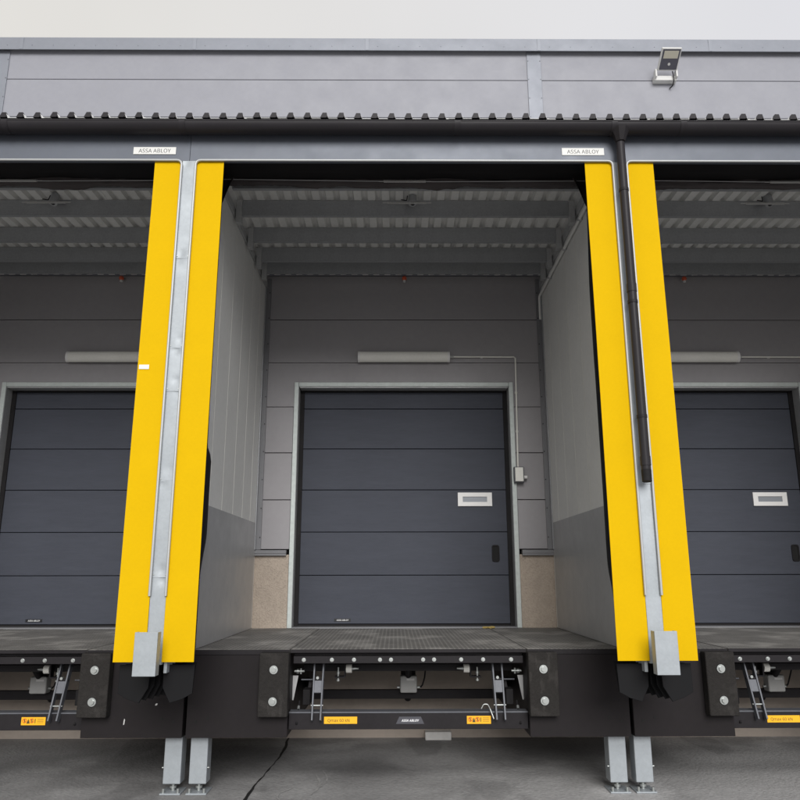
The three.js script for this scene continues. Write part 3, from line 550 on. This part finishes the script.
BAYS.forEach((b, i) => {
  const L = thing('dock_leveller', `tread-plate dock leveller with exposed lifting frame in the ${SIDE[i]} bay`, 'dock leveller', 'dock levellers', [b, 0, 0]);
  const Zf = 2.543;
  const dk = bx('deck_plate', mat.tread, L, -0.992, 0.992, 1.118, 1.142, 0.10, Zf - 0.004, 0.003, 3);
  bx('deck_nosing', mat.steelBlack, L, -0.992, 0.992, 1.112, 1.1405, Zf - 0.0035, Zf + 0.002, 0.002);
  bx('hinge_strip', mat.galvDark, L, -0.992, 0.992, 1.10, 1.139, 0.034, 0.094, 0.006);
  // nose beam with bolt row
  const nb = bx('lip_beam', mat.steelBlack, L, -0.972, 0.972, 1.022, 1.082, 2.46, 2.50, 0.004);
  for (const x of [-0.884, -0.647, -0.46, -0.24, -0.147, 0.125, 0.218, 0.447, 0.633, 0.87]) mk('bolt', merge([cyl([x, 0, 0.0195], [x, 0, 0.024], 0.017, 14), cyl([x, 0, 0.023], [x, 0, 0.033], 0.011, 6)]), mat.zinc, nb);
  bx('stiffener', mat.steelBlack, L, -0.97, 0.97, 1.083, 1.116, 2.44, 2.47, 0.003);
  bx('cross_beam', mat.steelBlack, L, -0.93, 0.93, 0.915, 0.974, 2.06, 2.12, 0.004);
  bx('rear_beam', mat.steelBlack, L, -0.985, 0.985, 0.525, 0.611, 1.04, 1.1, 0.004);
  for (const x of [-0.6, -0.2, 0.2, 0.6]) bx('deck_rib', mat.steelBlack, L, x - 0.02, x + 0.02, 0.99, 1.116, 0.15, 2.05, 0.004);
  const bb = bx('bottom_beam', mat.steelBlack, L, -0.998, 0.998, 0.502, 0.626, 2.40, 2.49, 0.004);
  bx('top_flange', mat.steelGrey, L, -0.998, 0.998, 0.6275, 0.640, 2.37, 2.494, 0.003);
  mk('rating_sticker', new THREE.BoxGeometry(0.275, 0.055, 0.002), qmax, bb, -0.566, 0.010, 0.0465);
  mk('warning_sticker', new THREE.BoxGeometry(0.20, 0.062, 0.002), warn, bb, 0.586, 0.010, 0.0465);
  { const g = extrude([[-0.1175, -0.028], [0.1175, -0.028], [0.09, 0.028], [-0.09, 0.028]], 0.002); const p = g.attributes.position, uv = g.attributes.uv; for (let k = 0; k < p.count; k++) uv.setXY(k, p.getX(k) / 0.235 + 0.5, p.getY(k) / 0.056 + 0.5); mk('brand_plate', g, plate, bb, 0.012, 0.008, 0.0455); }
  // safety legs leaning forward at the foot
  for (const s of [-1, 1]) {
    const cx = s * 0.765, top = [1.02, 2.36], bot = [0.575, 2.53];
    for (const e of [-1, 1]) mk('support_leg', bar([cx + e * 0.040 , top[0], top[1]], [cx + e * 0.036, bot[0], bot[1]], 0.014, 0.055), mat.steelGrey, L);
    const at = (t) => [cx, top[0] + (bot[0] - top[0]) * t, top[1] + (bot[1] - top[1]) * t];
    mk('leg_plate', bar(at(0.33), at(0.54), 0.068, 0.035), mat.steelGrey, L);
    mk('leg_pin', cyl([cx - 0.05, at(0.30)[1], at(0.3)[2] + 0.01], [cx + 0.05, at(0.3)[1], at(0.3)[2] + 0.01], 0.009, 10), mat.steelBlack, L);
    mk('pin_nut', cyl([cx - 0.006, at(0.27)[1], at(0.27)[2]], [cx - 0.006, at(0.27)[1], at(0.27)[2] + 0.035], 0.013, 6), mat.zinc, L);
    if (s > 0 && i === 1) mk('safety_hook', pathTube([[cx - 0.16, 0.665, 2.52], [cx - 0.14, 0.70, 2.52], [cx - 0.105, 0.70, 2.52], [cx - 0.085, 0.66, 2.52], [cx - 0.06, 0.59, 2.545]], 0.0055, 0.012, 8, 40), mat.zinc, L);
    mk('leg_rod', cyl([cx - 0.05, 0.69, 2.495], [cx + 0.05, 0.69, 2.495], 0.007, 8), mat.zinc, L);
    // lip ram bolt and its bracket at the side
    mk('ram_bolt', merge([cyl([s * 0.985, 0.938, 2.30], [s * 0.90, 0.938, 2.30], 0.011, 10), cyl([s * 0.965, 0.938, 2.30], [s * 0.945, 0.938, 2.30], 0.022, 6), cyl([s * 0.93, 0.915, 2.30], [s * 0.93, 0.961, 2.30], 0.010, 6)]), mat.zinc, L);
    mk('gusset', extrude(s < 0 ? [[-1.0, 0.90], [-0.952, 0.90], [-0.99, 0.70], [-1.0, 0.70]] : [[1.0, 0.90], [1.0, 0.70], [0.99, 0.70], [0.952, 0.90]], 0.01), mat.kick, L, 0, 0, 2.28);
    bx('hinge_block', mat.black, L, s * 0.875 - 0.032, s * 0.875 + 0.032, 0.665, 0.79, 2.15, 2.32, 0.006);
    mk('hinge_arm', bar([s * 0.99, 0.70, 1.2], [s * 0.86, 0.80, 2.2], 0.03, 0.09), mat.steelBlack, L);
    mk('hanging_rod', cyl([s * 0.93, 0.70, 2.34], [s * 0.932, 0.545, 2.50], 0.009, 8), mat.black, L);
    mk('rod_clip', cyl([s * 0.931, 0.645, 2.40], [s * 0.931, 0.665, 2.38], 0.012, 8), mat.zinc, L);
    mk('threaded_rod', cyl([s * 0.93, 0.862, 2.25], [s * 0.80, 0.862, 2.25], 0.007, 8), mat.steelGrey, L);
    // stop buffer with bracket under the nose
    const bf = mk('stop_buffer', cyl([s * 0.545, 0.944, 2.18], [s * 0.495, 0.944, 2.18], 0.036, 18), mat.white, L);
    mk('buffer_tip', cyl([s * 0.495, 0.944, 2.18], [s * 0.435, 0.944, 2.18], 0.016, 10, 0.008), mat.zinc, bf);
    mk('bracket', merge([rb(0.012, 0.11, 0.07, 0.002).clone().translate(s * 0.555, 0.93, 2.17), rb(0.09, 0.012, 0.07, 0.002).clone().translate(s * 0.60, 0.875, 2.17)]), mat.steelBlack, L);
    mk('bracket_bolt', merge([cyl([s * 0.615, 0.845, 2.18], [s * 0.615, 0.955, 2.18], 0.009, 8), cyl([s * 0.615, 0.84, 2.18], [s * 0.615, 0.856, 2.18], 0.018, 6), cyl([s * 0.615, 0.90, 2.18], [s * 0.615, 0.92, 2.18], 0.018, 6)]), mat.zinc, L);
  }
  // pump unit hanging at the middle
  const mb = bx('pump_box', mat.greyPlastic, L, -0.062, 0.108, 0.602, 0.765, 1.13, 1.25, 0.016);
  bx('box_label', mat.whiteFrame, mb, -0.02, 0.058, 0.036, 0.056, 0.0605, 0.0618, 0.0005);
  mk('cable_gland', cyl([-0.115, -0.035, 0.0], [-0.084, -0.035, 0.0], 0.014, 10), mat.zinc, mb);
  mk('cable_gland', cyl([0.084, -0.035, 0.0], [0.115, -0.035, 0.0], 0.014, 10), mat.zinc, mb);
  mk('motor', cyl([0.02, 0.77, 1.16], [0.02, 0.80, 1.16], 0.075, 18), mat.black, L);
  mk('pump_cable', pathTube([[0.13, 0.645, 1.19], [0.16, 0.66, 1.19], [0.185, 0.74, 1.2], [0.20, 0.93, 1.3]], 0.008, 0.02, 8, 40), mat.black, L);
  mk('ram', cyl([0.02, 0.50, 0.9], [0.02, 0.99, 1.5], 0.035, 14), mat.steelBlack, L);
});

// ---------------------------------------------------------------- loose bits
{
  const cb = mk('concrete_block', uvm(new RoundedBoxGeometry(0.285, 0.085, 0.13, 2, 0.01)), mat.block, null, 0.358, 0.0435, 0.39);
  cb.userData = { label: 'pale concrete block lying on the ground beneath the central leveller', category: 'block' };
  const f = fbm(17, 6, 3), rr = rng(77), lumps = [];
  for (let n = 0; n < 9; n++) {
    const g = new THREE.IcosahedronGeometry(0.016 + 0.012 * rr(), 2), p = g.attributes.position;
    for (let k = 0; k < p.count; k++) { const x = p.getX(k), y = p.getY(k), z = p.getZ(k), q = 0.6 + 0.9 * f((x * 9 + n * 0.13 + 1) % 1, (z * 9 + y * 5 + 1) % 1); p.setXYZ(k, x * q * 1.3, y * q * 0.6, z * q); }
    g.translate((rr() - 0.5) * 0.11, 0.004, (rr() - 0.5) * 0.06); lumps.push(uvm(g));
  }
  const g = merge(lumps); g.computeVertexNormals();
  const fm = mk('foam_scrap', uvm(g), mat.foam, null, 0.985, 1.150, 0.15); fm.userData = { label: 'yellowish foam scrap on the deck by the right corner of the central door', category: 'scrap' };
}
{ // floodlight on the upper wall
  const F = thing('flood_light', 'small white floodlight mounted on the upper wall', 'floodlight', undefined, [3.70, 8.60, 0]);
  bx('wall_bracket', mat.fitting, F, -0.165, 0.155, -0.095, -0.02, 0.002, 0.09, 0.008);
  for (const s of [-1, 1]) bx('bracket_arm', mat.fitting, F, s * 0.145 - 0.012 - 0.005, s * 0.145 + 0.012 - 0.005, -0.07, 0.05, 0.06, 0.14, 0.004);
  const t = 0.36, hd = mk('lamp_head', rb(0.275, 0.30, 0.045, 0.010), mat.fitting, F, 0.006, 0.125, 0.245); hd.rotation.x = 0.95;
  mk('front_face', rb(0.245, 0.27, 0.004, 0.001), mat.floodFace, hd, 0, 0, 0.0235);
  mk('led_panel', rb(0.20, 0.10, 0.004, 0.001), mat.ledPanel, hd, 0, 0.065, 0.0275);
  mk('sensor', cyl([0, -0.06, 0.025], [0, -0.06, 0.034], 0.018, 14), mat.greyPlastic, hd);
  mk('cable', pathTube([[0.09, 0.03, 0.11], [0.10, -0.10, 0.12], [0.09, -0.17, 0.07], [0.07, -0.17, 0.01]], 0.008, 0.03, 8, 40), mat.steelBlack, F);
}
renderer.render(scene, camera);
